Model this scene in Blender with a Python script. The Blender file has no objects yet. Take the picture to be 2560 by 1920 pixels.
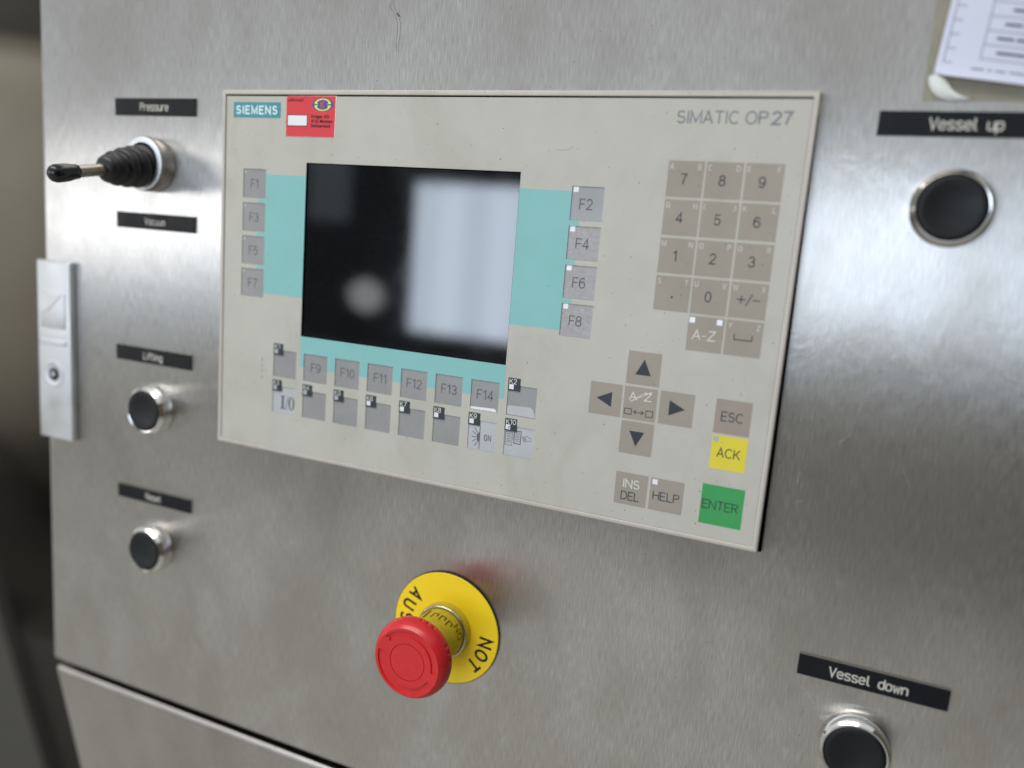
import bpy, bmesh, math, random
from mathutils import Vector, Matrix
random.seed(7)
S = bpy.context.scene
COL = S.collection
MM = 0.001
H0 = 1.25                       # height of the operator panel's top edge above the floor (m)
# All shapes are written in millimetres in the console's own axes:
# x to the right, y up, z out of the front sheet.  z = 0 is the operator panel's front, z = -6 the steel sheet.
def W(x, y, z): return Vector((x * MM, -z * MM, H0 + y * MM))

# ------------------------------------------------------------------ camera
cam = bpy.data.cameras.new('camera'); camo = bpy.data.objects.new('camera', cam); COL.objects.link(camo)
cam.sensor_width = 36; cam.lens = 27.8; cam.clip_start = 0.01; cam.clip_end = 60
camo.location = W(317.15, -69.5, 344.6)
rt = Vector((0.9197346, 0.38454573, 0.07882162)); up = Vector((-0.13790026, 0.12852343, 0.98207191))
bk = Vector((0.36752113, -0.91411504, 0.1712364))
camo.matrix_world = Matrix.Translation(camo.location) @ Matrix((rt, up, bk)).transposed().to_4x4()
cam.dof.use_dof = True; cam.dof.focus_distance = 0.375; cam.dof.aperture_fstop = 3.0
S.camera = camo
# ------------------------------------------------------------------ world and lamps
w = bpy.data.worlds.new('World'); S.world = w; w.use_nodes = True
bg = w.node_tree.nodes['Background']; bg.inputs['Color'].default_value = (0.93, 0.97, 1.0, 1); bg.inputs['Strength'].default_value = 0.62
def lamp(name, x, y, z, wx, wy, rad, col, rot):
    l = bpy.data.lights.new(name, 'AREA'); l.shape = 'RECTANGLE'; l.size = wx; l.size_y = wy
    l.energy = rad * math.pi * wx * wy; l.color = col
    o = bpy.data.objects.new(name, l); COL.objects.link(o); o.location = W(x, y, z); o.rotation_euler = rot
    return o
# the daylight window behind the photographer and the ceiling lights
for k in range(16):      # the panes of the window behind the photographer
    lamp('window_light', -1525 + 130.6 * k, -160, 3000, 0.1306, 0.70, 4.5 + 0.7 * (k % 2), (0.74, 0.85, 1.0), (math.pi / 2, 0, 0))
lamp('far_room_light', -1840, -366, 3000, 0.20, 0.16, 1.1, (0.95, 0.98, 1.0), (math.pi / 2, 0, 0)).data.shape = 'ELLIPSE'
lamp('far_room_light', -2080, 160, 3000, 0.25, 0.35, 0.28, (0.75, 0.87, 1.0), (math.pi / 2, 0, 0))
lamp('window_light', -3900, -147, 3000, 2.0, 0.73, 5.6, (1.0, 0.99, 0.97), (math.pi / 2, 0, 0))
lamp('ceiling_light', -500, 1400, 900, 1.8, 0.5, 8.0, (1.0, 0.98, 0.95), (0, 0, 0))
S.view_settings.view_transform = 'Standard'; S.view_settings.look = 'None'
S.view_settings.exposure = 0.13; S.view_settings.gamma = 1.0
S.render.engine = 'CYCLES'
S.cycles.use_denoising = True
try: S.cycles.denoiser = 'OPENIMAGEDENOISE'
except Exception: pass
S.cycles.max_bounces = 8
S.cycles.caustics_reflective = False

# ------------------------------------------------------------------ materials
def lin(c):
    return tuple(((v / 255) / 12.92 if v / 255 <= 0.04045 else ((v / 255 + 0.055) / 1.055) ** 2.4) for v in c) + (1,)
class NT:
    def __init__(s, name):
        s.m = bpy.data.materials.new(name); s.m.use_nodes = True
        s.t = s.m.node_tree; s.b = s.t.nodes['Principled BSDF']
    def n(s, typ, **kw):
        o = s.t.nodes.new(typ)
        for k, v in kw.items():
            if hasattr(o, k): setattr(o, k, v)
            else: o.inputs[k.replace('_', ' ')].default_value = v
        return o
    def l(s, a, b): s.t.links.new(a, b)
    def set(s, **kw):
        for k, v in kw.items(): s.b.inputs[k.replace('_', ' ')].default_value = v
        return s
    def coords(s, scale, loc=(0, 0, 0)):
        tc = s.n('ShaderNodeTexCoord'); mp = s.n('ShaderNodeMapping')
        mp.inputs['Scale'].default_value = scale; mp.inputs['Location'].default_value = loc
        s.l(tc.outputs['Object'], mp.inputs['Vector']); return mp.outputs['Vector']
    def noise(s, scale, detail=3.0, rough=0.5, loc=(0, 0, 0), dist=0.0):
        nz = s.n('ShaderNodeTexNoise'); nz.inputs['Scale'].default_value = 1.0
        nz.inputs['Detail'].default_value = detail; nz.inputs['Roughness'].default_value = rough
        nz.inputs['Distortion'].default_value = dist
        s.l(s.coords(scale, loc), nz.inputs['Vector']); return nz.outputs['Fac']
    def ramp(s, fac, lo, hi, a=0.0, b=1.0):
        r = s.n('ShaderNodeMapRange'); r.inputs['From Min'].default_value = lo; r.inputs['From Max'].default_value = hi
        r.inputs['To Min'].default_value = a; r.inputs['To Max'].default_value = b
        s.l(fac, r.inputs['Value']); return r.outputs['Result']
    def mix(s, fac, a, b, mode='MIX'):
        m = s.n('ShaderNodeMix', data_type='RGBA', blend_type=mode)
        for i, v in ((0, fac), (6, a), (7, b)):
            if hasattr(v, 'links'): s.l(v, m.inputs[i])
            else: m.inputs[i].default_value = v
        return m.outputs[2]
    def math(s, op, a, b=0.0):
        m = s.n('ShaderNodeMath', operation=op)
        for i, v in ((0, a), (1, b)):
            if hasattr(v, 'links'): s.l(v, m.inputs[i])
            else: m.inputs[i].default_value = v
        return m.outputs[0]
    def bump(s, h, dist, strength=1.0):
        b = s.n('ShaderNodeBump'); b.inputs['Distance'].default_value = dist; b.inputs['Strength'].default_value = strength
        s.l(h, b.inputs['Height']); s.l(b.outputs['Normal'], s.b.inputs['Normal']); return b

def specks(t, scale, rad, gate, loc=(0, 0, 0)):
    """mask of sparse little dirt dots"""
    v = t.n('ShaderNodeTexVoronoi'); v.inputs['Scale'].default_value = scale; v.inputs['Randomness'].default_value = 1.0
    v.voronoi_dimensions = '2D'; sx = t.n('ShaderNodeSeparateXYZ'); cx = t.n('ShaderNodeCombineXYZ')
    t.l(t.coords((1, 1, 1), loc), sx.inputs[0]); t.l(sx.outputs['X'], cx.inputs['X']); t.l(sx.outputs['Z'], cx.inputs['Y'])
    t.l(cx.outputs[0], v.inputs['Vector'])
    sp = t.n('ShaderNodeSeparateColor'); t.l(v.outputs['Color'], sp.inputs['Color'])
    r = t.math('MULTIPLY', sp.outputs['Green'], rad)
    d = t.math('LESS_THAN', v.outputs['Distance'], r)
    g = t.math('GREATER_THAN', sp.outputs['Red'], gate)
    return t.math('MULTIPLY', d, g)

def m_steel(name, base=(0.615, 0.60, 0.578), rough=0.32, aniso=0.92, tint=1.0):
    t = NT(name)
    fine = t.noise((2200, 2200, 130), 2.0, 0.6)
    mid = t.noise((1300, 1300, 80), 3.0, 0.6, (3, 1, 2))
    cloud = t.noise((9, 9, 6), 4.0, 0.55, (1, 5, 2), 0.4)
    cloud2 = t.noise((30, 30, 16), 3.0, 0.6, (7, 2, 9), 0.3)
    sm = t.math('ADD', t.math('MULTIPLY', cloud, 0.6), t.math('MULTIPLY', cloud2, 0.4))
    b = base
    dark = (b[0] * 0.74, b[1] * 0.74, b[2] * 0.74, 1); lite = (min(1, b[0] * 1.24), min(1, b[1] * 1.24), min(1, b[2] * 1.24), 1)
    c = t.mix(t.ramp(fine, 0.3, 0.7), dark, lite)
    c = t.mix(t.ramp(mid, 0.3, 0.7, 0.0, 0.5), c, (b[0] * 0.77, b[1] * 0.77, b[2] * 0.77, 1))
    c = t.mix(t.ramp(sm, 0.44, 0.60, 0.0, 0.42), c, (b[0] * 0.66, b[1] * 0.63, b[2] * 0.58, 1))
    c = t.mix(t.math('MULTIPLY', specks(t, 90, 0.032, 0.75), 0.55), c, (0.12, 0.10, 0.09, 1))
    t.l(c, t.b.inputs['Base Color'])
    t.set(Metallic=1.0, Anisotropic=aniso)
    r = t.math('ADD', t.ramp(sm, 0.3, 0.7, rough - 0.05, rough + 0.07), t.ramp(fine, 0.3, 0.7, -0.02, 0.03))
    t.l(r, t.b.inputs['Roughness'])
    tg = t.n('ShaderNodeTangent', direction_type='UV_MAP', uv_map='UVMap'); t.l(tg.outputs['Tangent'], t.b.inputs['Tangent'])
    wave = t.noise((55, 55, 38), 3.0, 0.55, (11, 3, 5), 0.6); wave2 = t.noise((160, 160, 90), 3.0, 0.6, (1, 8, 5), 0.4)
    h = t.math('ADD', t.math('MULTIPLY', fine, 0.35), t.math('ADD', t.math('MULTIPLY', wave, 6.0), t.math('MULTIPLY', wave2, 1.8)))
    t.bump(h, 0.00003, 0.6)
    return t.m
def m_metal(name, base, rough, nscale=400, var=0.12):
    t = NT(name)
    n = t.noise((nscale,) * 3, 3.0)
    c = t.mix(t.ramp(n, 0.3, 0.7), tuple(v * (1 - var) for v in base) + (1,), tuple(min(1, v * (1 + var)) for v in base) + (1,))
    t.l(c, t.b.inputs['Base Color']); t.set(Metallic=1.0)
    t.l(t.ramp(n, 0.3, 0.7, rough * 0.8, rough * 1.3), t.b.inputs['Roughness'])
    return t.m
def m_plain(name, rgb, rough=0.5, spec=0.5, var=0.06, nscale=(60, 60, 60), bump=0.0, speck=0.0, coat=0.0, dirt=0.0):
    t = NT(name); c0 = lin(rgb)
    n = t.noise(nscale, 4.0, 0.6)
    c = t.mix(t.ramp(n, 0.3, 0.7), tuple(v * (1 - var) for v in c0[:3]) + (1,), tuple(min(1, v * (1 + var)) for v in c0[:3]) + (1,))
    if dirt:
        d = t.noise((22, 22, 14), 5.0, 0.65, (4, 4, 8), 0.8)
        c = t.mix(t.ramp(d, 0.50, 0.72, 0.0, dirt), c, (c0[0] * 0.55, c0[1] * 0.52, c0[2] * 0.45, 1))
    if speck:
        c = t.mix(t.math('MULTIPLY', specks(t, 130, 0.040, 0.5), speck), c, (0.06, 0.055, 0.05, 1))
        c = t.mix(t.math('MULTIPLY', specks(t, 320, 0.06, 0.7, (0.3, 0.1, 0.2)), speck * 0.45), c, (0.12, 0.11, 0.09, 1))
    t.l(c, t.b.inputs['Base Color'])
    t.set(Roughness=rough, Specular_IOR_Level=spec, Coat_Weight=coat)
    rr = t.noise((90, 90, 90), 3.0, 0.5, (2, 9, 4)); t.l(t.ramp(rr, 0.3, 0.7, rough * 0.85, min(1, rough * 1.15)), t.b.inputs['Roughness'])
    if bump: t.bump(t.noise((2500, 2500, 2500), 2.0), 0.00004, bump)
    return t.m

STEEL = m_steel('brushed_steel')
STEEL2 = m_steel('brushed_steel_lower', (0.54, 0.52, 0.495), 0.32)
CAST = m_metal('satin_cast_metal', (0.70, 0.71, 0.73), 0.48, 60, 0.04)
CHROME = m_metal('chrome_ring', (0.80, 0.79, 0.77), 0.13, 300, 0.05)
DULL = m_metal('dull_machined_ring', (0.42, 0.40, 0.38), 0.3, 60, 0.03)
ZINC = m_metal('zinc_ring_face', (0.88, 0.91, 0.93), 0.5, 60, 0.02)
ROD = m_metal('bronze_grey_rod', (0.30, 0.27, 0.24), 0.30, 500)
BEIGE = m_plain('beige_membrane', (192, 190, 180), 0.40, 0.35, 0.03, bump=0.25, speck=0.8, dirt=0.26)
FRAME = m_plain('beige_plastic_frame', (198, 191, 181), 0.38, 0.5, 0.04, (150, 150, 30), bump=0.2, speck=0.5, dirt=0.22)
BLUE = m_plain('turquoise_field', (137, 194, 193), 0.42, 0.35, 0.025, bump=0.25, speck=0.6)
TAUPE = m_plain('taupe_key', (161, 154, 142), 0.45, 0.3, 0.03, bump=0.25, speck=0.6, dirt=0.12)
GREYK = m_plain('grey_insert_key', (151, 151, 151), 0.26, 0.55, 0.05, bump=0.1, speck=0.4)
GREYL = m_plain('worn_grey_key', (170, 167, 168), 0.42, 0.4, 0.14, (700, 700, 1100), bump=0.4, speck=0.5)
SILVK = m_plain('light_insert_key', (188, 191, 195), 0.24, 0.6, 0.05, bump=0.1, speck=0.3)
YELK = m_plain('yellow_key', (226, 212, 62), 0.42, 0.35, 0.03, bump=0.2, speck=0.3)
GRNK = m_plain('green_key', (62, 158, 88), 0.42, 0.35, 0.03, bump=0.2, speck=0.2)
BLKT = m_plain('black_tab_print', (46, 54, 60), 0.4, 0.4, 0.04)
INK = m_plain('dark_ink', (56, 62, 68), 0.5, 0.3)
INKG = m_plain('grey_ink', (96, 96, 98), 0.5, 0.3)
INKM = m_plain('pictogram_ink', (98, 102, 105), 0.5, 0.3)
INKS = m_plain('silver_grey_ink', (122, 126, 132), 0.45, 0.4)
WHT = m_plain('white_ink', (228, 228, 220), 0.5, 0.3)
WHTS = m_plain('faded_white_ink', (208, 206, 196), 0.5, 0.3)
LEDW = m_plain('clear_led_window', (236, 238, 242), 0.25, 0.6, 0.05, (500, 500, 500))
LEDG = m_plain('dull_led_window', (176, 178, 182), 0.3, 0.6, 0.12, (300, 300, 300))
TEAL = m_plain('teal_badge', (70, 150, 160), 0.4, 0.4, 0.03)
BADGW = m_plain('badge_white', (226, 240, 241), 0.4, 0.4)
RED = m_plain('red_sticker', (222, 62, 70), 0.3, 0.5, 0.03)
STW = m_plain('sticker_white', (240, 242, 244), 0.35, 0.4, 0.02)
BLACK = m_plain('sticker_black', (18, 12, 14), 0.4, 0.4)
LBLUE = m_plain('emblem_blue', (56, 92, 150), 0.4, 0.4)
LYEL = m_plain('emblem_yellow', (246, 236, 90), 0.4, 0.4)
PLATE = m_plain('black_engraved_plate', (13, 16, 21), 0.45, 0.25, 0.08, (500, 500, 500))
PLEDGE = m_plain('plate_edge', (150, 140, 132), 0.5, 0.4)
ENGR = m_plain('engraved_white', (205, 202, 192), 0.55, 0.3)
RUB = m_plain('black_rubber', (20, 21, 23), 0.42, 0.5, 0.12, (200, 200, 200), bump=0.3)
KNOB = m_plain('black_plastic_knob', (14, 17, 22), 0.25, 0.5, 0.05)
CAP = m_plain('black_button_cap', (16, 18, 21), 0.5, 0.35, 0.15, (300, 300, 300), bump=0.3, speck=0.0)
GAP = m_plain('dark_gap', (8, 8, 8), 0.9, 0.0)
ESR = m_plain('red_mushroom', (212, 40, 45), 0.30, 0.5, 0.03, (200, 200, 200), bump=0.3, speck=0.3, dirt=0.12)
ESY = m_plain('yellow_disc', (252, 218, 34), 0.5, 0.35, 0.02, (120, 120, 120), bump=0.2, speck=0.25, dirt=0.05)
ESYD = m_plain('dirty_yellow', (190, 170, 46), 0.35, 0.5, 0.10, (300, 300, 300), speck=0.7)
ESK = m_plain('black_print', (20, 20, 14), 0.5, 0.3)
PAPER = m_plain('printed_paper', (214, 218, 236), 0.5, 0.4, 0.02)
PINK = m_plain('paper_print_grey', (150, 153, 172), 0.6, 0.2)
PINKD = m_plain('paper_text_grey', (92, 94, 108), 0.6, 0.2)
RESID = m_plain('yellowed_tape', (150, 144, 128), 0.45, 0.4, 0.12, (90, 90, 90), dirt=0.4)
CURL = m_plain('curled_white_film', (232, 234, 230), 0.3, 0.5, 0.03)
RUST = m_plain('dried_brown_drip', (104, 92, 88), 0.6, 0.2, 0.2, (900, 900, 900))
WALLM = m_plain('beige_room_wall', (150, 142, 120), 0.8, 0.2, 0.05, (2, 2, 2))
FLOORM = m_plain('light_floor', (200, 197, 189), 0.6, 0.3, 0.1, (6, 6, 6))
VESM = m_plain('vessel_brown_metal', (168, 158, 132), 0.55, 0.4, 0.06, (3, 3, 3))
DARKM = m_plain('dark_brown_machine', (38, 35, 30), 0.6, 0.3, 0.1, (5, 5, 5))
def m_screen():
    t = NT('black_display_glass')
    n = t.noise((700, 700, 700), 2.0)
    c = t.mix(t.ramp(n, 0.3, 0.7), (0.004, 0.005, 0.006, 1), (0.008, 0.009, 0.011, 1))
    c = t.mix(t.math('MULTIPLY', specks(t, 220, 0.035, 0.5), 0.12), c, (0.5, 0.5, 0.5, 1))
    t.l(c, t.b.inputs['Base Color'])
    t.l(t.ramp(t.noise((40, 40, 40), 3.0), 0.3, 0.7, 0.03, 0.06), t.b.inputs['Roughness'])
    t.set(Specular_IOR_Level=1.0, IOR=1.62); return t.m
SCREEN = m_screen()
def m_clear():
    t = NT('clear_plastic_ring')
    n = t.noise((300, 300, 300), 2.0)
    t.l(t.ramp(n, 0.3, 0.7, 0.05, 0.15), t.b.inputs['Roughness'])
    t.set(Base_Color=(0.95, 0.95, 0.88, 1), Transmission_Weight=0.85, IOR=1.45); return t.m
CLEAR = m_clear()

# ------------------------------------------------------------------ object helpers
class Thing:
    def __init__(s, name, label, cat, org, group=None):
        s.o = bpy.data.objects.new(name, None); COL.objects.link(s.o); s.o.empty_display_size = 0.01
        s.org = Vector(org); s.o.location = W(*org)
        s.o['label'] = label; s.o['category'] = cat
        if group: s.o['group'] = group
    def part(s, name, geo, mat, parent=None, smooth=False, label=None, uv=False):
        return mk(name, geo, mat, parent or s.o, s.org, smooth, label, uv)
def mk(name, geo, mat, parent, org, smooth=False, label=None, uv=False):
    vs, fs = geo
    me = bpy.data.meshes.new(name)
    me.from_pydata([((x - org[0]) * MM, -(z - org[2]) * MM, (y - org[1]) * MM) for x, y, z in vs], [], fs)
    me.materials.append(mat); me.validate()
    if uv:
        l = me.uv_layers.new(name='UVMap')
        for lp in me.loops:
            c = me.vertices[lp.vertex_index].co; l.data[lp.index].uv = (c.x, c.z + c.y)
    if smooth:
        me.polygons.foreach_set('use_smooth', [True] * len(me.polygons))
        if smooth != 'all':
            try: me.set_sharp_from_angle(angle=math.radians(smooth if smooth is not True else 35))
            except Exception: pass
    o = bpy.data.objects.new(name, me); COL.objects.link(o)
    if parent: o.parent = parent
    else: o.location = W(*org)
    if label: o['label'] = label
    return o
def join(*gs):
    V, F = [], []
    for v, f in gs:
        b = len(V); V += list(v); F += [tuple(i + b for i in q) for q in f]
    return V, F
def box(x0, x1, y0, y1, z0, z1, bev=0.0, seg=3):
    bm = bmesh.new(); bmesh.ops.create_cube(bm, size=1)
    for v in bm.verts:
        v.co = ((x0 + x1) / 2 + v.co.x * (x1 - x0), (y0 + y1) / 2 + v.co.y * (y1 - y0), (z0 + z1) / 2 + v.co.z * (z1 - z0))
    if bev: bmesh.ops.bevel(bm, geom=bm.edges[:], offset=bev, segments=seg, profile=0.5, affect='EDGES')
    bmesh.ops.recalc_face_normals(bm, faces=bm.faces)
    bm.verts.index_update(); r = ([tuple(v.co) for v in bm.verts], [tuple(v.index for v in f.verts) for f in bm.faces]); bm.free(); return r
def flat(pts, z): return ([(x, y, z) for x, y in pts], [tuple(range(len(pts)))])
def rect(x0, y0, x1, y1, z):      # y0 top, y1 bottom
    return ([(x0, y1, z), (x1, y1, z), (x1, y0, z), (x0, y0, z)], [(0, 1, 2, 3)])
def area2(p): return sum(p[i][0] * p[(i + 1) % len(p)][1] - p[(i + 1) % len(p)][0] * p[i][1] for i in range(len(p)))
def prism(pts, z0, z1):
    if area2(pts) < 0: pts = pts[::-1]
    n = len(pts)
    V = [(x, y, z0) for x, y in pts] + [(x, y, z1) for x, y in pts]
    F = [tuple(range(n, 2 * n)), tuple(range(n - 1, -1, -1))] + [(i, (i + 1) % n, n + (i + 1) % n, n + i) for i in range(n)]
    return V, F
def lathe(prof, cx, cy, n=64, z0=0, tilt=None, caps=True):
    """prof: (r, z) from back to front; tilt: 3x3 applied about (cx, cy, z0)"""
    V, F = [], []
    for r, z in prof:
        for k in range(n):
            a = 2 * math.pi * k / n; p = Vector((r * math.cos(a), r * math.sin(a), z))
            if tilt: p = tilt @ p
            V.append((cx + p.x, cy + p.y, z0 + p.z))
    for i in range(len(prof) - 1):
        for k in range(n):
            k2 = (k + 1) % n; F.append((i * n + k, i * n + k2, (i + 1) * n + k2, (i + 1) * n + k))
    if caps:
        F.append(tuple(range((len(prof) - 1) * n, len(prof) * n))); F.append(tuple(range(n - 1, -1, -1)))
    return V, F
def sheet(xs, ys, inside, z0, z1):
    """sheet made of grid cells for which inside(cx, cy) holds, with side walls"""
    xs = sorted(set(round(v, 3) for v in xs)); ys = sorted(set(round(v, 3) for v in ys))
    nx, ny = len(xs), len(ys); V = [(x, y, z1) for y in ys for x in xs] + [(x, y, z0) for y in ys for x in xs]
    off = nx * ny; F = []
    idx = lambda i, j: j * nx + i
    ok = lambda i, j: 0 <= i < nx - 1 and 0 <= j < ny - 1 and inside((xs[i] + xs[i + 1]) / 2, (ys[j] + ys[j + 1]) / 2)
    for j in range(ny - 1):
        for i in range(nx - 1):
            if not ok(i, j): continue
            a, b, c, d = idx(i, j), idx(i + 1, j), idx(i + 1, j + 1), idx(i, j + 1)
            F.append((a, b, c, d))
            for (p, q, ii, jj) in ((a, b, i, j - 1), (b, c, i + 1, j), (c, d, i, j + 1), (d, a, i - 1, j)):
                if not ok(ii, jj): F.append((p, p + off, q + off, q))
    used = sorted({v for f in F for v in f}); rm = {v: i for i, v in enumerate(used)}
    return [V[v] for v in used], [tuple(rm[v] for v in f) for f in F]
def ribbon(pts, wd, z, closed=False, ext=True):
    """flat line of constant width with mitred corners"""
    P = [Vector(p) for p in pts]; n = len(P); L, R = [], []
    if ext and not closed:
        P[0] = P[0] - (P[1] - P[0]).normalized() * wd * 0.3; P[-1] = P[-1] + (P[-1] - P[-2]).normalized() * wd * 0.3
    for i in range(n):
        a = P[i - 1] if (i or closed) else None; b = P[(i + 1) % n] if (i < n - 1 or closed) else None
        d1 = (P[i] - a).normalized() if a is not None else (b - P[i]).normalized()
        d2 = (b - P[i]).normalized() if b is not None else d1
        n1 = Vector((-d1.y, d1.x)); n2 = Vector((-d2.y, d2.x)); m = n1 + n2
        m = m.normalized() if m.length > 1e-6 else n1
        k = wd / 2 / max(0.35, m.dot(n1)); L.append(P[i] + m * k); R.append(P[i] - m * k)
    V = [(p.x, p.y, z) for p in L] + [(p.x, p.y, z) for p in R]
    F = [(i, n + i, n + (i + 1) % n, (i + 1) % n) for i in range(n if closed else n - 1)]
    return V, F

# printed lettering, as flat outlines
_cache = {}
def glyphs(s, weight=0.0, space=1.0):
    k = (s, weight, space)
    if k in _cache: return _cache[k]
    cu = bpy.data.curves.new('t', 'FONT'); cu.body = s; cu.size = 1; cu.offset = weight; cu.space_character = space
    cu.resolution_u = 4; cu.fill_mode = 'FRONT'
    o = bpy.data.objects.new('t', cu); COL.objects.link(o)
    me = bpy.data.meshes.new_from_object(o.evaluated_get(bpy.context.evaluated_depsgraph_get()))
    r = ([(v.co.x, v.co.y) for v in me.vertices], [tuple(p.vertices) for p in me.polygons])
    bpy.data.objects.remove(o); bpy.data.curves.remove(cu); bpy.data.meshes.remove(me)
    _cache[k] = r; return r
def text(s, cx, cy, cap, z, width=None, weight=0.0, space=1.0, align='c', vfit=None):
    """text with capital height cap, centred at (cx, cy) or starting at cx (align 'l')"""
    vs, fs = glyphs(s, weight, space); hv, _ = glyphs('H', weight)
    h = max(v[1] for v in hv) - min(v[1] for v in hv); b0 = min(v[1] for v in hv); sc = cap / h
    x0 = min(v[0] for v in vs); x1 = max(v[0] for v in vs); sx = width / (x1 - x0) if width else sc
    ox = cx - (x0 + x1) / 2 * sx if align == 'c' else (cx - x0 * sx if align == 'l' else cx - x1 * sx)
    return ([(ox + x * sx, cy - cap / 2 + (y - b0) * sc, z) for x, y in vs], [f for f in fs])

# stroke lettering of the engraved plates: capital height 7 units
GL = {
 'V': (4, [[(0, 7), (2, 0), (4, 7)]]), 'L': (3.6, [[(0, 7), (0, 0), (3.6, 0)]]),
 'e': (3.7, [[(0.1, 2.6), (3.6, 2.6), (3.7, 3.3), (3.4, 4.3), (2.5, 4.95), (1.2, 4.95), (0.3, 4.3), (0, 3.4), (0, 1.6), (0.4, 0.6), (1.3, 0), (2.6, 0), (3.5, 0.6)]]),
 's': (3.6, [[(3.5, 4.4), (2.7, 5), (1, 5), (0.2, 4.4), (0.2, 3.4), (0.9, 2.8), (2.9, 2.2), (3.6, 1.6), (3.6, 0.7), (2.8, 0), (0.9, 0), (0.1, 0.6)]]),
 'l': (2.2, [[(0.5, 7), (0.5, 1.1), (0.9, 0.25), (1.8, 0)]]),
 'o': (3.6, [[(1.3, 0), (0.4, 0.5), (0, 1.5), (0, 3.5), (0.4, 4.5), (1.3, 5), (2.3, 5), (3.2, 4.5), (3.6, 3.5), (3.6, 1.5), (3.2, 0.5), (2.3, 0), 'c']]),
 'd': (3.6, [[(3.6, 7), (3.6, 0)], [(3.6, 3.9), (2.9, 4.7), (2.2, 5), (1.3, 5), (0.4, 4.5), (0, 3.5), (0, 1.5), (0.4, 0.5), (1.3, 0), (2.2, 0), (2.9, 0.3), (3.6, 1.1)]]),
 'w': (4.2, [[(0, 5), (1, 0), (2.1, 4), (3.2, 0), (4.2, 5)]]),
 'n': (3.6, [[(0, 5), (0, 0)], [(0, 3.7), (0.7, 4.6), (1.6, 5), (2.5, 5), (3.3, 4.5), (3.6, 3.5), (3.6, 0)]]),
 'u': (3.6, [[(0, 5), (0, 1.5), (0.3, 0.5), (1.1, 0), (2, 0), (2.9, 0.4), (3.6, 1.3)], [(3.6, 5), (3.6, 0)]]),
 'p': (3.6, [[(0, 5), (0, -2)], [(0, 3.9), (0.7, 4.7), (1.4, 5), (2.3, 5), (3.2, 4.5), (3.6, 3.5), (3.6, 1.5), (3.2, 0.5), (2.3, 0), (1.4, 0), (0.7, 0.3), (0, 1.1)]]),
 'P': (4, [[(0, 0), (0, 7), (2.6, 7), (3.6, 6.6), (4, 5.4), (3.6, 4.1), (2.6, 3.6), (0, 3.6)]]),
 'R': (4, [[(0, 0), (0, 7), (2.6, 7), (3.6, 6.6), (4, 5.4), (3.6, 4.1), (2.6, 3.6), (0, 3.6)], [(2.2, 3.5), (4, 0)]]),
 'r': (2.9, [[(0, 5), (0, 0)], [(0, 3.4), (0.8, 4.6), (1.8, 5), (2.8, 4.9)]]),
 'a': (3.6, [[(3.6, 5), (3.6, 0)], [(3.6, 3.9), (2.9, 4.7), (2.2, 5), (1.3, 5), (0.4, 4.5), (0, 3.5), (0, 1.5), (0.4, 0.5), (1.3, 0), (2.2, 0), (2.9, 0.3), (3.6, 1.1)]]),
 'c': (3.4, [[(3.4, 4.4), (2.5, 5), (1.3, 5), (0.4, 4.5), (0, 3.5), (0, 1.5), (0.4, 0.5), (1.3, 0), (2.5, 0), (3.4, 0.6)]]),
 'm': (4.4, [[(0, 5), (0, 0)], [(0, 3.9), (0.7, 4.8), (1.2, 5), (1.8, 4.7), (2.2, 4), (2.2, 0)], [(2.2, 3.9), (2.9, 4.8), (3.5, 5), (4.1, 4.7), (4.4, 4), (4.4, 0)]]),
 'i': (1, [[(0.5, 5), (0.5, 0)], [(0.5, 6.7), (0.5, 7.2)]]),
 'f': (2.6, [[(2.8, 7), (2, 7), (1.3, 6.5), (1, 5.6), (1, 0)], [(0, 5), (0.9, 5)], [(1.1, 5), (2.5, 5)]]),
 't': (2.6, [[(0.9, 6.8), (0.9, 1.2), (1.3, 0.3), (2, 0), (2.6, 0.1)], [(0, 5), (2.4, 5)]]),
 'g': (3.6, [[(3.6, 5), (3.6, -0.9), (3.2, -1.7), (2.2, -2), (0.6, -1.9)], [(3.6, 3.9), (2.9, 4.7), (2.2, 5), (1.3, 5), (0.4, 4.5), (0, 3.5), (0, 1.5), (0.4, 0.5), (1.3, 0), (2.2, 0), (2.9, 0.3), (3.6, 1.1)]]),
 'A': (4.6, [[(0, 0), (2.3, 7), (4.6, 0)], [(0.75, 2.2), (3.85, 2.2)]]),
 'U': (4.4, [[(0, 7), (0, 1.9), (0.5, 0.7), (1.5, 0), (2.9, 0), (3.9, 0.7), (4.4, 1.9), (4.4, 7)]]),
 'S': (4.2, [[(4.1, 5.9), (3.5, 6.7), (2.5, 7), (1.6, 7), (0.6, 6.6), (0.15, 5.7), (0.3, 4.6), (1.1, 3.9), (3.1, 3.2), (3.9, 2.5), (4.1, 1.5), (3.7, 0.5), (2.7, 0), (1.6, 0), (0.6, 0.3), (0, 1.2)]]),
 'N': (4.6, [[(0, 0), (0, 7), (4.6, 0), (4.6, 7)]]),
 'O': (5, [[(1.6, 0), (0.5, 0.9), (0, 2.4), (0, 4.6), (0.5, 6.1), (1.6, 7), (3.4, 7), (4.5, 6.1), (5, 4.6), (5, 2.4), (4.5, 0.9), (3.4, 0), 'c']]),
 'T': (4.4, [[(0, 7), (4.4, 7)], [(2.2, 7), (2.2, 0)]]),
 'E': (3.8, [[(3.8, 7), (0, 7), (0, 0), (3.8, 0)], [(0, 3.6), (3.2, 3.6)]]),
 ' ': (3.2, [])}
def arc(cx, cy, rx, ry, a0, a1, n=9):
    return [(cx + rx * math.cos(math.radians(a0 + (a1 - a0) * k / n)), cy + ry * math.sin(math.radians(a0 + (a1 - a0) * k / n))) for k in range(n + 1)]
_s = arc(2.05, 5.25, 1.75, 1.75, 35, 255, 9) + arc(2.1, 1.85, 2.0, 1.85, 70, -150, 9)
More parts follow.
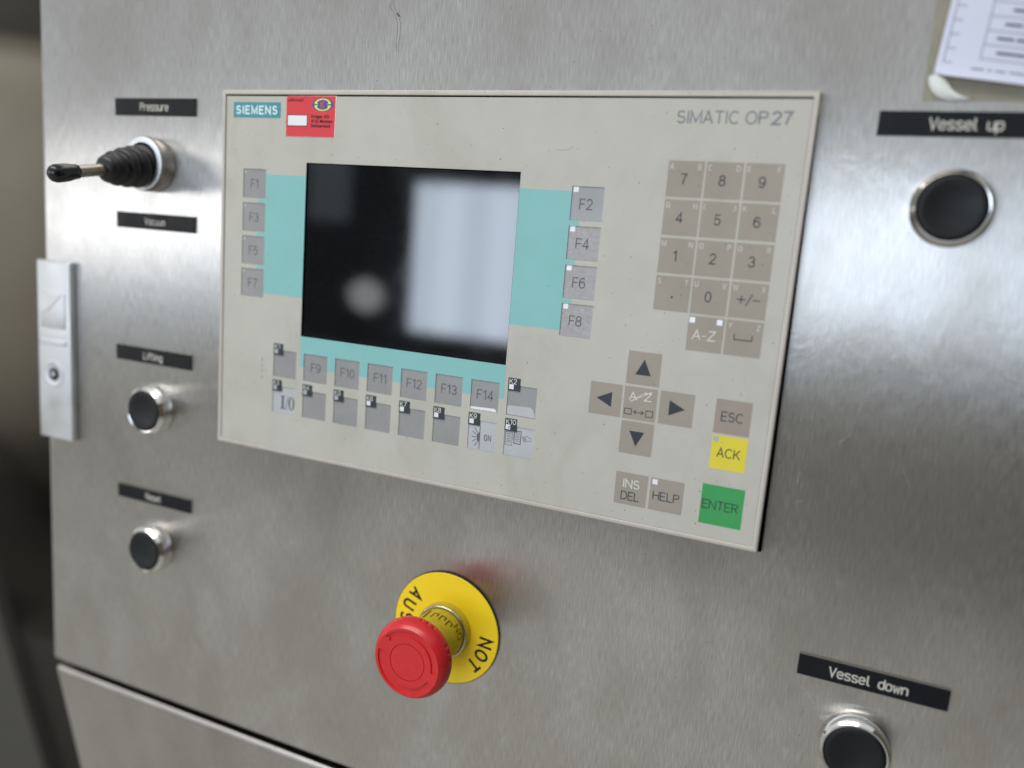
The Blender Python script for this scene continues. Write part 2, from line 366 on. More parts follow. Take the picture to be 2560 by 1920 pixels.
_6 = [(3.6, 5.9), (3.0, 6.7), (2.1, 7.0), (1.1, 6.5), (0.35, 5.4), (0.0, 3.9), (0.0, 2.2)]
GL.update({
 '0': (4, [arc(2, 3.5, 2, 3.5, 0, 342, 19) + ['c']]), '1': (2.6, [[(0.3, 5.6), (2.0, 7), (2.0, 0)]]),
 '2': (4, [arc(2, 5.1, 1.9, 1.9, 165, -35, 9) + [(0.1, 0), (4, 0)]]),
 '3': (4, [arc(1.9, 5.25, 1.7, 1.75, 155, -80, 9) + arc(1.95, 1.8, 2.0, 1.8, 75, -160, 9)]),
 '4': (4.3, [[(4.3, 1.8), (0.1, 1.8), (3.2, 7), (3.2, 0)]]),
 '5': (4, [[(3.7, 7), (0.75, 7), (0.4, 3.5)] + arc(1.95, 2.25, 2.05, 2.25, 135, -150, 10)]),
 '6': (4, [arc(2, 2.2, 2, 2.2, 0, 340, 17) + ['c'], _6]),
 '7': (4, [[(0.1, 7), (4, 7), (2.4, 3.8), (1.6, 0)]]),
 '8': (4, [arc(2, 5.35, 1.65, 1.65, 0, 340, 17) + ['c'], arc(2, 1.9, 2, 1.9, 0, 340, 17) + ['c']]),
 '9': (4, [arc(2, 4.8, 2, 2.2, 0, 340, 17) + ['c'], [(4 - a, 7 - b) for a, b in _6]]),
 'B': (4.2, [[(0, 0), (0, 7), (2.4, 7)] + arc(2.4, 5.3, 1.5, 1.7, 80, -90, 7) + [(0.2, 3.6)], [(2.4, 3.6)] + arc(2.6, 1.8, 1.6, 1.8, 80, -90, 7) + [(0, 0)]]),
 'C': (4.8, [arc(2.5, 3.5, 2.5, 3.5, 48, 312, 14)]),
 'D': (4.7, [[(0, 0), (0, 7), (1.8, 7)] + arc(1.9, 3.5, 2.8, 3.5, 80, -80, 9) + [(1.8, 0), 'c']]),
 'F': (3.7, [[(3.7, 7), (0, 7), (0, 0)], [(0.2, 3.6), (3.2, 3.6)]]),
 'G': (5.2, [arc(2.6, 3.5, 2.6, 3.5, 48, 318, 14) + [(4.9, 3.2), (2.9, 3.2)]]),
 'H': (4.5, [[(0, 0), (0, 7)], [(4.5, 0), (4.5, 7)], [(0.2, 3.6), (4.3, 3.6)]]),
 'I': (0.4, [[(0.2, 0), (0.2, 7)]]), 'J': (3, [[(2.8, 7)] + arc(1.45, 1.75, 1.35, 1.75, 0, -170, 7)]),
 'K': (4.3, [[(0, 0), (0, 7)], [(3.9, 7), (0.3, 2.7)], [(1.4, 4.2), (4.3, 0)]]),
 'M': (5.4, [[(0, 0), (0, 7), (2.7, 0.6), (5.4, 7), (5.4, 0)]]),
 'O': (5.2, [arc(2.6, 3.5, 2.6, 3.5, 0, 342, 19) + ['c']]), 'Q': (5.2, [arc(2.6, 3.5, 2.6, 3.5, 0, 342, 19) + ['c'], [(3.2, 1.6), (5.1, -0.2)]]),
 'S': (4.2, [_s]), 'U': (4.4, [[(0, 7)] + arc(2.2, 2.1, 2.2, 2.1, 180, 360, 10) + [(4.4, 7)]]),
 'V': (4.4, [[(0, 7), (2.2, 0), (4.4, 7)]]), 'W': (6.6, [[(0, 7), (1.7, 0), (3.3, 6.6), (4.9, 0), (6.6, 7)]]),
 'X': (4.2, [[(0, 7), (4.2, 0)], [(0, 0), (4.2, 7)]]), 'Y': (4.2, [[(0, 7), (2.1, 3.2), (4.2, 7)], [(2.1, 3.2), (2.1, 0)]]),
 'Z': (4.2, [[(0.1, 7), (4.1, 7), (0, 0), (4.2, 0)]]), '-': (2.0, [[(0, 2.9), (2.0, 2.9)]]),
})
def stext(s, cx, cy, cap, z, width=None, wd=0.11, align='c', gap=1.35):
    """sans lettering drawn with even strokes"""
    u = cap / 7; tot = sum(GL[c][0] + gap for c in s) - gap; ux = width / tot if width else u
    x = cx - (tot * ux / 2 if align == 'c' else 0 if align == 'l' else tot * ux); out = []
    for c in s:
        out += stroke_glyph(c, wd * cap, z, lambda a, b, x=x: (x + a * ux, cy - cap / 2 + b * u)); x += (GL[c][0] + gap) * ux
    return join(*out)
def stroke_glyph(ch, wd, z, fn):
    out = []
    for q, st in enumerate(GL[ch][1]):
        cl = st[-1] == 'c'; pts = st[:-1] if cl else st
        g = ribbon([fn(*p) for p in pts], wd, z + 0.012 * q, cl); out.append(g)
    return out
def stroke_text(s, cx, cy, cap, z, wd, gap=1.3):
    u = cap / 7; tot = sum(GL[c][0] + gap for c in s) - gap; x = cx - tot * u / 2; out = []
    for c in s:
        out += stroke_glyph(c, wd, z, lambda a, b, x=x: (x + a * u, cy - cap / 2 + b * u)); x += (GL[c][0] + gap) * u
    return join(*out)

# ------------------------------------------------------------------ the setting behind
def struct(name, geo, mat, org, smooth=False):
    o = mk(name, geo, mat, None, org, smooth); o['kind'] = 'structure'; return o
struct('floor', rect(-6000, 4000, 4000, -4000, 0), FLOORM, (0, 0, 0))
fl = bpy.data.objects['floor']; fl.rotation_euler = (-math.pi / 2, 0, 0); fl.location = (0, 0, 0)
struct('wall', box(-6000, 3000, -1250, 1600, -1760, -1660), DARKM, (0, -1250, -1700))

def vlathe(prof, cx, cz, n=72):
    V, F = [], []
    for r, y in prof:
        for k in range(n):
            a = 2 * math.pi * k / n; V.append((cx + r * math.cos(a), y, cz + r * math.sin(a)))
    for i in range(len(prof) - 1):
        for k in range(n):
            k2 = (k + 1) % n; F.append((i * n + k, i * n + k2, (i + 1) * n + k2, (i + 1) * n + k))
    F.append(tuple(range(n))); F.append(tuple(range(len(prof) * n - 1, (len(prof) - 1) * n - 1, -1))); return V, F
# unseen dark wall band around the window, added to blacken the display's reflection
struct('added_dark_wall', box(-6500, 1900, -640, 300, 3040, 3100), DARKM, (-2300, -680, 3070))
struct('added_floor_strip', box(-3600, 500, -1249.5, -1238, 2150, 2480), DARKM, (-1500, -1249.5, 2300))  # unseen strip, added to mirror as a dark band in the lower steel
struct('added_brown_box', box(350, 1700, -1249, -520, 2300, 2900), m_plain('added_box_brown', (136, 128, 112), 0.7, 0.2), (1000, -1249, 2600))  # unseen box, added to darken what the steel at right reflects
struct('added_lower_wall', box(-6500, 1900, -1250, -641, 3036, 3100), m_plain('added_wall_pale', (222, 219, 211), 0.7, 0.2), (-2300, -1250, 3070))  # added under the dark band, kept pale so the lower steel mirrors brighter
struct('added_side_wall', box(1950, 2050, -1250, 1500, -1600, 3030), m_plain('added_wall_brown', (104, 94, 78), 0.8, 0.2), (2000, -1250, 700))  # unseen wall, added to darken ring sides and block fill from the right
ves = Thing('process_vessel', 'brownish rounded vessel out of focus behind the left edge of the steel cabinet', 'vessel', (-1150, -1250, -900))
dish = [(430 * math.cos(math.radians(90 * k / 20)), 150 - 860 * math.sin(math.radians(90 * k / 20))) for k in range(20)]
ves.part('shell', vlathe([(430, 190)] + dish + [(30, -720)], -1150, -900), m_metal('dull_stainless_vessel', (0.27, 0.24, 0.19), 0.55, 4, 0.06), smooth='all')
ves.part('flange', vlathe([(300, 900), (470, 760), (445, 230), (430, 190)], -1150, -900), m_plain('brown_flange', (62, 58, 50), 0.6, 0.3), smooth=40)
base = Thing('machine_base', 'dark brown machine base with grey sloping cover below the blurred vessel', 'machine', (-1200, -1250, -900))
base.part('body', box(-2600, -420, -1248, -730, -1500, -450, 12, 2), DARKM, smooth=30)
base.part('sloped_cover', prism([(-1500, -560), (-860, -600), (-822, -706), (-732, -932), (-620, -1240), (-1500, -1240)], -449, -430), m_plain('dull_grey_cover', (74, 72, 68), 0.6, 0.3))

# ------------------------------------------------------------------ the steel cabinet
SZ = -6.0
cab = Thing('control_cabinet', 'brushed stainless steel control cabinet carrying the operator panel and push buttons', 'cabinet', (250, -1250, -6))
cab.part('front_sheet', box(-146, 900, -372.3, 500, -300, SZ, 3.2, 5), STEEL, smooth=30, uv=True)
a = math.radians(11.4)
lb = box(-146, 900, -860, 0, -290, 0, 3.4, 5)
lb = ([(x, -377.6 + y * math.cos(a) + z * math.sin(a) * -1 * -1 * 0 + (-z) * math.sin(a) * 0, SZ - 0.8 + z + y * math.sin(a)) for x, y, z in lb[0]], lb[1])
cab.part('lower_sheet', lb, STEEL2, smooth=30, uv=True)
cab.part('dark_joint', box(-140, 890, -379, -370, -290, -22), GAP)
cab.part('plinth', box(-120, 880, -1249, -1215, -440, -190), DARKM)
d1 = [(97.89, 42.69), (98.1, 41.3), (96.96, 39.96), (98.56, 37.74), (100.41, 35.31), (101.27, 33.11), (101.71, 30.72), (101.86, 27.54), (101.52, 25.16), (101.51, 22.17), (101.89, 19.16)]
d2 = [(98.99, 42.65), (98.89, 40.29), (101.04, 36.87), (101.83, 35.85), (103.34, 34.82), (102.69, 33.66), (103.53, 31.86), (103.48, 28.69), (103.44, 25.52), (102.89, 22.74), (103.02, 18.75)]
cab.part('dried_drip', join(ribbon(d1, 0.16, SZ + 0.03), ribbon(d2, 0.16, SZ + 0.045), ribbon([(101.3, 36.3), (102.4, 35.2)], 1.0, SZ + 0.06)), RUST)
STAINS = [([(-61.72, -302.76), (-56.24, -310.16), (-52.14, -317.9), (-46.69, -324.15), (-45.3, -331.51)], 1.6), ([(-35.97, -321.24), (-25.41, -321.63), (-18.86, -324.16), (-12.31, -329.9)], 1.1), ([(-33.12, -343.56), (-29.05, -351.24)], 1.2)]
STAIN = m_metal('faint_brown_stain', (0.46, 0.41, 0.36), 0.42, 200, 0.15)
for P, wd_ in STAINS: cab.part('brown_stain', ribbon(P, wd_, SZ + 0.03), STAIN)
SCR_M = m_metal('scratch', (0.85, 0.85, 0.83), 0.3)
for P in ([(322, -248.5), (327, -252), (331, -256.5)], [(188, -278), (190.5, -281), (194, -281.8)], [(161, -206), (161.4, -213)]):
    cab.part('faint_scratch', ribbon(P, 0.14, SZ + 0.03), SCR_M)

rs_ = random.Random(5); sc_ = []
for k in range(150):
    if k % 3: x, y = rs_.choice([(310, -200), (340, -160), (150, -215), (60, -215), (-40, -120), (330, -30), (200, -250), (100, 20), (250, 25), (-90, -60), (230, -300), (-30, -220)]); x += rs_.gauss(0, 28); y += rs_.gauss(0, 22)
    else: x, y = rs_.uniform(-130, 400), rs_.uniform(-360, 45)
    if -4 < x < 304 and -196 < y < 4: continue
    a_ = rs_.choice([rs_.uniform(0, math.pi), math.pi / 2 + rs_.gauss(0, 0.25)]); L_ = rs_.uniform(1.5, 9); c_ = rs_.uniform(-0.25, 0.25)
    sc_.append(ribbon([(x + L_ * t_ * math.cos(a_ + c_ * t_), y + L_ * t_ * math.sin(a_ + c_ * t_)) for t_ in (0, 0.35, 0.7, 1)], rs_.uniform(0.04, 0.10), SZ + 0.02 + 0.0001 * k))
fs = cab.part('fine_scratches', join(*sc_), m_metal('fine_scratch_metal', (0.70, 0.69, 0.67), 0.3)); fs['kind'] = 'stuff'
# ------------------------------------------------------------------ the operator panel
PW, PH = 298.9, 192.0
pan = Thing('operator_panel', 'beige operator panel with dark screen, turquoise fields and membrane keys', 'control panel', (149, -192, -6))
ZM = -0.5            # membrane surface
# frame: ring swept with a rounded section
def frame_ring(x0, x1, y0, y1, sec):
    V, F = [], []; m = len(sec)
    cs = [(x0, y0, 1, 1), (x1, y0, -1, 1), (x1, y1, -1, -1), (x0, y1, 1, -1)]
    for (cx, cy, sx, sy) in cs:
        for (d, z) in sec: V.append((cx + sx * d, cy + sy * d, z))
    for k in range(4):
        for i in range(m):
            i2 = (i + 1) % m; F.append((k * m + i, k * m + i2, ((k + 1) % 4) * m + i2, ((k + 1) % 4) * m + i))
    return V, F
sec = [(0, -5.95), (0.0, -1.0), (0.12, -0.45), (0.4, -0.12), (0.8, 0.0), (1.5, 0.06), (2.0, 0.0), (2.25, -0.12), (2.35, -0.35), (2.35, -2.2), (2.35, -5.95)]
g = frame_ring(0, PW, -PH, 0, sec)
g = (g[0], [f[::-1] for f in g[1]])
pan.part('frame', g, FRAME, smooth=50)
pan.part('groove', box(2.3, PW - 2.3, -PH + 2.3, -2.3, -2.6, -1.6), GAP)
pan.part('frame_shadow_strip', prism([(298.5, -8), (299.0, -8), (299.8, -100), (300.3, -192.5), (250, -192.3), (250, -191.5), (298.5, -191.5)], SZ + 0.02, -4.2), GAP)  # black strip shaped as the frame's contact shadow and reflection on the steel
MX0, MX1, MY0, MY1 = 2.85, 296.4, -189.5, -3.15
FL = [(14.8, y) for y in (-40.1, -57.6, -75.1, -92.5)]
FR = [(199.85, y) for y in (-40.9, -58.35, -75.8, -93.2)]
BX = [37.85, 57.8, 77.8, 97.75, 117.7, 137.45, 157.1, 176.5]
SCR = (55.3, 174.45, -125.5, -35.75)
holes = [(x, x + 15.0, y - 15.0, y) for x, y in FL + FR]
holes += [(x, x + 15.0, y - 14.8, y) for x in BX for y in (-134.55, -154.45)] + [SCR]
xs = [MX0, MX1] + [v for h in holes for v in h[:2]]; ys = [MY0, MY1] + [v for h in holes for v in h[2:]]
inh = lambda x, y: any(h[0] < x < h[1] and h[2] < y < h[3] for h in holes)
pan.part('membrane', sheet(xs, ys, lambda x, y: not inh(x, y), -1.7, ZM), BEIGE)
tabs = [(24.6, 29.85, FL[i + 1][1] + 0.3, FL[i][1] - 15.3) for i in range(3)]
tabsr = [(199.8, 204.3, FR[i + 1][1] + 0.3, FR[i][1] - 15.15) for i in range(3)]
blue = [(29.8, 55.3, -105.1, -42.5), (174.45, 199.85, -105.8, -43.1), (55.3, 174.7, -142.1, -125.5)] + tabs + tabsr
xs = [v for h in holes + blue for v in h[:2]]; ys = [v for h in holes + blue for v in h[2:]]
for nm, bl in (('left', [blue[0]] + tabs), ('right', [blue[1]] + tabsr), ('bottom', [blue[2]])):
    pan.part('turquoise_field', sheet(xs, ys, lambda x, y: not inh(x, y) and any(h[0] < x < h[1] and h[2] < y < h[3] for h in bl), ZM - 0.2, ZM + 0.03), BLUE)
pan.part('screen', box(SCR[0] + 0.05, SCR[1] - 0.05, SCR[2] + 0.05, SCR[3] - 0.05, -3.2, -1.25), SCREEN)
pan.part('screen_reveal', sheet([SCR[0] + 0.01, SCR[0] + 0.6, SCR[1] - 0.2, SCR[1] - 0.01], [SCR[2] + 0.01, SCR[2] + 0.2, SCR[3] - 0.35, SCR[3] - 0.01],
         lambda x, y: not (SCR[0] + 0.6 < x < SCR[1] - 0.2 and SCR[2] + 0.2 < y < SCR[3] - 0.35), -1.3, -0.75), GAP)

def key(x, y, wd, ht, mat, legends=(), zt=ZM + 0.06, zb=ZM - 0.1, label=None, inset=0.0, bev=0.0):
    k = pan.part('key', box(x + inset, x + wd - inset, y - ht + inset, y - inset, zb, zt, bev, 1), mat, label=label)
    for nm, geo, m in legends: pan.part(nm, geo, m, parent=k)
    return k
ZI = ZM - 0.33; ZK = ZM + 0.06; T = 0.04
FT = dict(weight=-0.012)
def led(x, y, z, sz=2.35): return rect(x, y, x + sz, y - sz, z)
for i, (x, y) in enumerate(FL):
    key(x, y, 15, 15, GREYK, [('legend', stext('F%d' % (2 * i + 1), x + 7.4, y - 7.6, 4.4, ZI + T), INKG),
        ('led_window', led(x + 0.7, y - 0.8, ZI + T, 1.3), LEDG)], ZI, -1.6, inset=0.07)
for i, (x, y) in enumerate(FR):
    key(x, y, 15, 15, GREYL if i else GREYK, [('legend', stext('F%d' % (2 * i + 2), x + 7.0, y - 7.7, 4.4, ZI + T), INKG),
        ('led_window', led(x + 0.65, y - 0.15, ZI + T), LEDW)], ZI, -1.6, inset=0.07)
Y1, Y2 = -134.55, -154.45
for i in range(6):
    x = BX[i + 1]
    lg = [('legend', stext('F%d' % (9 + i), x + 7.6, Y1 - 7.0, 4.4, ZI + T), INKG)]
    if i == 5: lg.append(('white_insert', flat([(157.3, -148.1), (170.2, -147.6), (171.2, -148.4), (171.4, -149.2), (157.25, -149.25)][::-1], ZI + T), LEDW))
    key(x, Y1, 15, 14.8, GREYK, lg, ZI, -1.6, inset=0.07)
def ktab(x, y, n, ledm=LEDW):
    tb = pan.part('number_tab', box(x - 0.05, x + 6.25, y - 6.2, y, ZM - 0.05, ZM + 0.09), BLKT)
    pan.part('legend', stext('K%d' % n, x + 0.75, y - 1.65, 2.25, ZM + 0.09 + T, wd=0.125, align='l', width=4.9 if n == 10 else 3.5), WHT, parent=tb)
    if n == 10:
        pan.part('led_window', prism([(x + .55, y - 3.05), (x + 2.95, y - 3.05), (x + 2.95, y - 3.85), (x + 2.05, y - 3.85), (x + 1.85, y - 4.1), (x + 1.85, y - 5.5), (x + .55, y - 5.5)], ZM + 0.08, ZM + 0.12), LEDW, parent=tb)
        pan.part('led_window', prism([(x + 2.2, y - 4.2), (x + 2.95, y - 4.2), (x + 2.95, y - 4.6), (x + 2.7, y - 4.85), (x + 2.95, y - 5.1), (x + 2.95, y - 5.5), (x + 2.2, y - 5.5)], ZM + 0.08, ZM + 0.12), LEDW, parent=tb)
    else:
        pan.part('led_window', led(x + 0.6, y - 3.1, ZM + 0.09 + T), ledm, parent=tb)
# upper K1, K2
key(BX[0], Y1, 15, 14.8, GREYK, (), ZI, -1.6, inset=0.07); ktab(37.9, -131.2, 1, LEDG)
fl2 = [(176.75, -149.0), (176.75, -145.6), (177.4, -144.7), (188.9, -144.2), (190.0, -145.2), (191.2, -148.7), (191.2, -149.05)]
key(BX[7], Y1, 15, 14.8, GREYK, [('white_insert', flat(fl2[::-1], ZI + T), SILVK)], ZI, -1.6, inset=0.07); ktab(176.5, -131.15, 2)
# lower row
x = BX[0]
serif = join(prism([(43.0, -159.5), (46.2, -159.5), (46.2, -160.0), (45.35, -160.1), (45.35, -166.2), (46.2, -166.3), (46.2, -166.8), (43.0, -166.8), (43.0, -166.3), (43.85, -166.2), (43.85, -160.1), (43.0, -160.0)], ZI, ZI + T),
             ribbon([(46.6, -167.0), (48.2, -159.4)], 0.45, ZI + T))
oo = []
for k in range(28):
    t0 = 2 * math.pi * k / 28; oo.append((50.4 + 2.0 * math.cos(t0), -163.2 + 3.7 * math.sin(t0)))
ii = []
for k in range(28):
    t0 = 2 * math.pi * k / 28; ii.append((50.4 + 0.85 * math.cos(t0), -163.2 + 3.35 * math.sin(t0)))
ring0 = ([(a_, b_, ZI + T) for a_, b_ in oo + ii], [(k, (k + 1) % 28, 28 + (k + 1) % 28, 28 + k) for k in range(28)])
key(x, Y2, 15, 14.8, SILVK, [('legend', join(serif, ring0), INKM)], ZI, -1.6, inset=0.07, label='light key reading I/0 in bold serif type'); ktab(37.7, -151.05, 3, LEDG)
for i in range(1, 6):
    key(BX[i], Y2, 15, 14.8, GREYK, (), ZI, -1.6, inset=0.07); ktab(BX[i] - 0.2, -151.05, 3 + i, LEDG if i < 3 else LEDW)
sun = [ribbon([(163.35, -157.3), (163.5, -168.5)], 0.42, ZI + T)]
rays = [(160.54, -158.64), (162.1, -160.51), (159.58, -160.5), (161.4, -161.68), (159.24, -163.1), (161.3, -163.04), (159.79, -165.48), (161.5, -164.12), (160.87, -167.55), (162.5, -165.18)]
for k in range(0, 10, 2): sun.append(ribbon([rays[k], rays[k + 1]], 0.36, ZI + T))
half = [(163.15 - 1.35 * math.sin(t_), -162.85 + 2.4 * math.cos(t_)) for t_ in [math.pi * k / 12 for k in range(13)]]
sun.append(prism(half, ZI, ZI + T))
for s_ in ([(165.95, -162.1), (166.2, -161.45), (166.85, -161.3), (167.3, -161.8), (167.35, -163.4), (167.1, -164.0), (166.5, -164.1), (166.05, -163.6)],):
    sun.append(ribbon(s_, 0.42, ZI + T, True))
sun.append(ribbon([(168.15, -164.0), (168.15, -161.35), (169.4, -164.0), (169.4, -161.25)], 0.42, ZI + T))
key(BX[6], Y2, 15, 14.8, SILVK, [('pictogram', join(*sun), INKM)], ZI, -1.6, inset=0.07, label='light key with half sun pictogram and ON'); ktab(156.9, -151.0, 9)
doc = [ribbon([(177.06, -157.75), (180.5, -157.6), (180.6, -164.1), (177.1, -164.1)], 0.24, ZI + T, True),
       ribbon([(181.6, -156.9), (185.0, -156.6), (184.95, -162.85), (181.6, -162.85)], 0.42, ZI + T, True)]
for k in range(6):
    yy = -158.5 - k * 0.84; doc.append(ribbon([(177.75, yy), (179.95, yy + 0.05)], 0.26, ZI + T))
    yy = -157.5 - k * 0.82; doc.append(ribbon([(182.15, yy), (184.2, yy + 0.05)], 0.26, ZI + T))
for yy in (-158.4, -159.3, -160.2, -161.2): doc.append(ribbon([(180.75, yy), (181.3, yy)], 0.2, ZI + T))
hand = [(190.43, -159.13), (189.7, -159.17), (188.86, -158.77), (188.09, -158.29), (187.57, -158.76), (185.6, -159.0), (185.5, -159.3), (186.34, -159.51), (187.6, -159.51), (187.8, -160.9), (188.25, -161.04), (189.32, -160.4), (190.53, -160.34)]
doc += [ribbon(hand, 0.2, ZI + T), ribbon([(186.34, -159.6), (186.32, -160.21), (186.54, -160.94), (186.98, -161.33), (187.5, -161.2), (187.74, -160.9)], 0.2, ZI + T + 0.01),
        ribbon([(186.6, -160.05), (187.6, -160.0)], 0.16, ZI + T + 0.02), ribbon([(186.65, -160.55), (187.65, -160.52)], 0.16, ZI + T + 0.02)]
key(BX[7], Y2, 15, 14.8, SILVK, [('pictogram', join(*doc), INKM)], ZI, -1.6, inset=0.07, label='light key with two pages and a pointing hand'); ktab(176.4, -150.9, 10)

# number pad
NX = (242.0, 258.0, 274.05); NY = (-28.4, -44.45, -60.65, -76.75, -92.75)
nums = ['789', '456', '123', '.0#']; lets = ['ABCDEF', 'GHIJKL', 'MNOPQR', 'STUVWX']
cl = lambda ch, x, y, al: stext(ch, x, y, 2.1, ZK + T, wd=0.15, align=al)
for r in range(4):
    for c in range(3):
        x, y = NX[c], NY[r]; ch = nums[r][c]
        lg = [('letter', cl(lets[r][2 * c], x + 0.9, y - 2.4, 'l'), WHTS), ('letter', cl(lets[r][2 * c + 1], x + 13.9, y - 2.4, 'r'), WHTS)]
        if ch == '.': lg.append(('legend', rect(x + 7.2, y - 8.6, x + 8.0, y - 9.5, ZK + T), INK))
        elif ch == '#':
            cy = y - 7.2
            lg.append(('legend', join(ribbon([(x + 3.0, cy), (x + 6.3, cy)], 0.42, ZK + T), ribbon([(x + 4.65, cy - 1.6), (x + 4.65, cy + 1.6)], 0.42, ZK + T + 0.015),
                       ribbon([(x + 6.8, cy - 2.3), (x + 9.0, cy + 2.3)], 0.42, ZK + T), ribbon([(x + 9.4, cy), (x + 12.3, cy)], 0.42, ZK + T)), INK))
        else: lg.append(('legend', stext(ch, x + 7.0, y - 7.5, 4.1, ZK + T, wd=0.125), INK))
        key(x, y, 15.15, 15.0, TAUPE, lg)
x, y = NX[1], NY[4]
key(x, y, 15.15, 15.0, TAUPE, [('legend', stext('A-Z', x + 7.2, y - 8.0, 3.9, ZK + T, width=9.6, wd=0.1), WHT), ('led_window', led(x + 0.4, y - 0.65, ZK + T), LEDW), ('led_window', led(x + 12.0, y - 0.65, ZK + T), LEDW)])
x = NX[2]
key(x, y, 15.15, 15.0, TAUPE, [('letter', cl('Y', x + 1.0, y - 2.4, 'l'), WHTS), ('letter', cl('Z', x + 13.9, y - 2.4, 'r'), WHTS),
    ('legend', ribbon([(277.8, -98.7), (277.85, -100.9), (285.15, -100.9), (285.1, -98.7)], 0.42, ZK + T), INK)])
# cursor keys
def tri(p): return prism(p, ZK, ZK + T)
key(233.35, -111.05, 15.0, 14.9, TAUPE, [('arrow', tri([(240.86, -114.3), (237.3, -121.45), (244.3, -121.45)]), INK)])
key(217.25, -127.1, 15.0, 14.85, TAUPE, [('arrow', tri([(220.5, -134.4), (227.68, -130.9), (227.68, -137.85)]), INK)])
key(249.6, -127.0, 15.1, 14.85, TAUPE, [('arrow', tri([(253.92, -130.8), (260.95, -134.25), (253.92, -137.7)]), INK)])
key(233.25, -142.95, 15.1, 15.0, TAUPE, [('arrow', tri([(237.3, -147.3), (244.2, -147.3), (240.8, -154.2)]), INK)])
az = [ribbon([(235.9, -133.0), (237.3, -129.6), (239.0, -133.0)], 0.36, ZK + T), ribbon([(236.5, -131.9), (238.4, -131.9)], 0.3, ZK + T + .015),
      ribbon([(242.5, -129.5), (245.6, -129.35), (242.7, -132.75), (245.7, -132.75)], 0.36, ZK + T),
      ribbon([(236.3, -133.9), (245.7, -128.5)], 0.32, ZK + T + .03), ribbon([(238.5, -132.1), (243.2, -128.9)], 0.2, ZK + T + .045)]
bx = [ribbon([(234.1, -137.3), (237.3, -137.3), (237.3, -139.8), (234.1, -139.8)], 0.34, ZK + T, True), ribbon([(243.9, -137.2), (247.0, -137.2), (247.0, -139.9), (243.9, -139.9)], 0.34, ZK + T, True),
      ribbon([(238.3, -138.5), (242.9, -138.5)], 0.3, ZK + T), ribbon([(239.5, -137.7), (238.3, -138.5), (239.5, -139.3)], 0.3, ZK + T + .015), ribbon([(241.7, -137.7), (242.9, -138.5), (241.7, -139.3)], 0.3, ZK + T + .015)]
key(233.25, -127.05, 15.0, 14.9, TAUPE, [('legend', join(*az), WHT), ('legend', join(*bx), INK)])
TX = dict(weight=-0.006)
key(273.95, -127.0, 15.15, 14.95, m_plain('dusky_taupe_key', (160, 148, 138), 0.45, 0.3, 0.03, bump=0.25, speck=0.4), [('legend', stext('ESC', 281.3, -134.4, 3.9, ZK + T, width=9.0, wd=0.12), INK)])
key(274.15, -142.95, 15.1, 15.0, YELK, [('legend', stext('ACK', 281.7, -150.4, 3.9, ZK + T, width=9.5, wd=0.12), INK), ('led_window', led(274.5, -143.6, ZK + T), LEDG)], label='yellow key reading ACK')
key(233.4, -166.9, 15.0, 15.0, TAUPE, [('legend', stext('INS', 240.9, -171.9, 3.7, ZK + T, width=7.4, wd=0.12), WHT), ('legend', stext('DEL', 240.8, -177.7, 3.7, ZK + T, width=8.2, wd=0.12), INK)])
key(249.55, -166.95, 15.15, 14.95, TAUPE, [('legend', stext('HELP', 257.1, -175.0, 3.7, ZK + T, width=11.6, wd=0.12), INK), ('led_window', led(250.35, -167.6, ZK + T), LEDW)])
key(272.5, -165.3, 18.2, 18.0, GRNK, [('legend', stext('ENTER', 280.9, -174.3, 3.8, ZK + T, width=15.0, wd=0.12), INK)], label='larger green key reading ENTER')
# badges and printing
bd = pan.part('maker_badge', box(7.45, 38.1, -14.0, -6.2, ZM - 0.05, ZM + 0.06), TEAL)
pan.part('legend', stext('SIEMENS', 22.6, -10.1, 3.7, ZM + 0.06 + T, width=26.2, wd=0.225, gap=2.6), BADGW, parent=bd)
pan.part('type_lettering', join(stext('SIMATIC', 256.1, -10.6, 4.7, ZM + T, width=25.2, wd=0.13), stext('OP', 275.8, -10.6, 4.7, ZM + T, width=8.4, wd=0.13), stext('27', 285.6, -10.6, 4.7, ZM + T, width=7.4, wd=0.17)), INKS)
pan.part('side_print', join(*[ribbon([(30.2, y), (30.2, y - 1.6)], 0.4, ZM + T) for y in (-140.2, -143.6, -146.4, -150.2)]), INKS)

# ------------------------------------------------------------------ things stuck on the panel
st = Thing('calibration_sticker', 'small red calibration sticker with white box and blue yellow emblem', 'sticker', (56.8, -23, ZM))
st.part('backing', prism([(41.85, -22.95), (72.1, -23.05), (72.25, -2.9), (41.75, -3.0)], ZM + 0.05, ZM + 0.13), STW)
bd = st.part('face', prism([(41.9, -22.9), (71.75, -22.95), (71.8, -3.05), (41.8, -3.05)], ZM + 0.131, ZM + 0.17), RED)
ZS = ZM + 0.17 + T
st.part('date_box', join(rect(42.6, -12.2, 55.1, -17.9, ZS)), BLACK); st.part('date_field', rect(42.95, -12.5, 54.75, -17.5, ZS + 0.03), STW)
st.part('lettering', join(text('calibrated', 42.5, -4.9, 1.6, ZS, width=9.7, align='l', weight=0.014), text('Krieger AG', 57.4, -12.9, 1.65, ZS, width=10.8, align='l', weight=0.03),
        text('4132 Muttenz', 57.3, -15.15, 1.65, ZS, width=13.2, align='l', weight=0.03), text('Switzerland', 57.3, -17.4, 1.65, ZS, width=11.6, align='l', weight=0.03)), BLACK)
ell = lambda cx, cy, rx, ry, n=40, a0=0, a1=2 * math.pi: [(cx + rx * math.cos(a0 + (a1 - a0) * k / n), cy + ry * math.sin(a0 + (a1 - a0) * k / n)) for k in range(n)]
em = st.part('emblem', prism(ell(64.1, -7.2, 6.5, 3.2), ZS - 0.02, ZS), LBLUE)
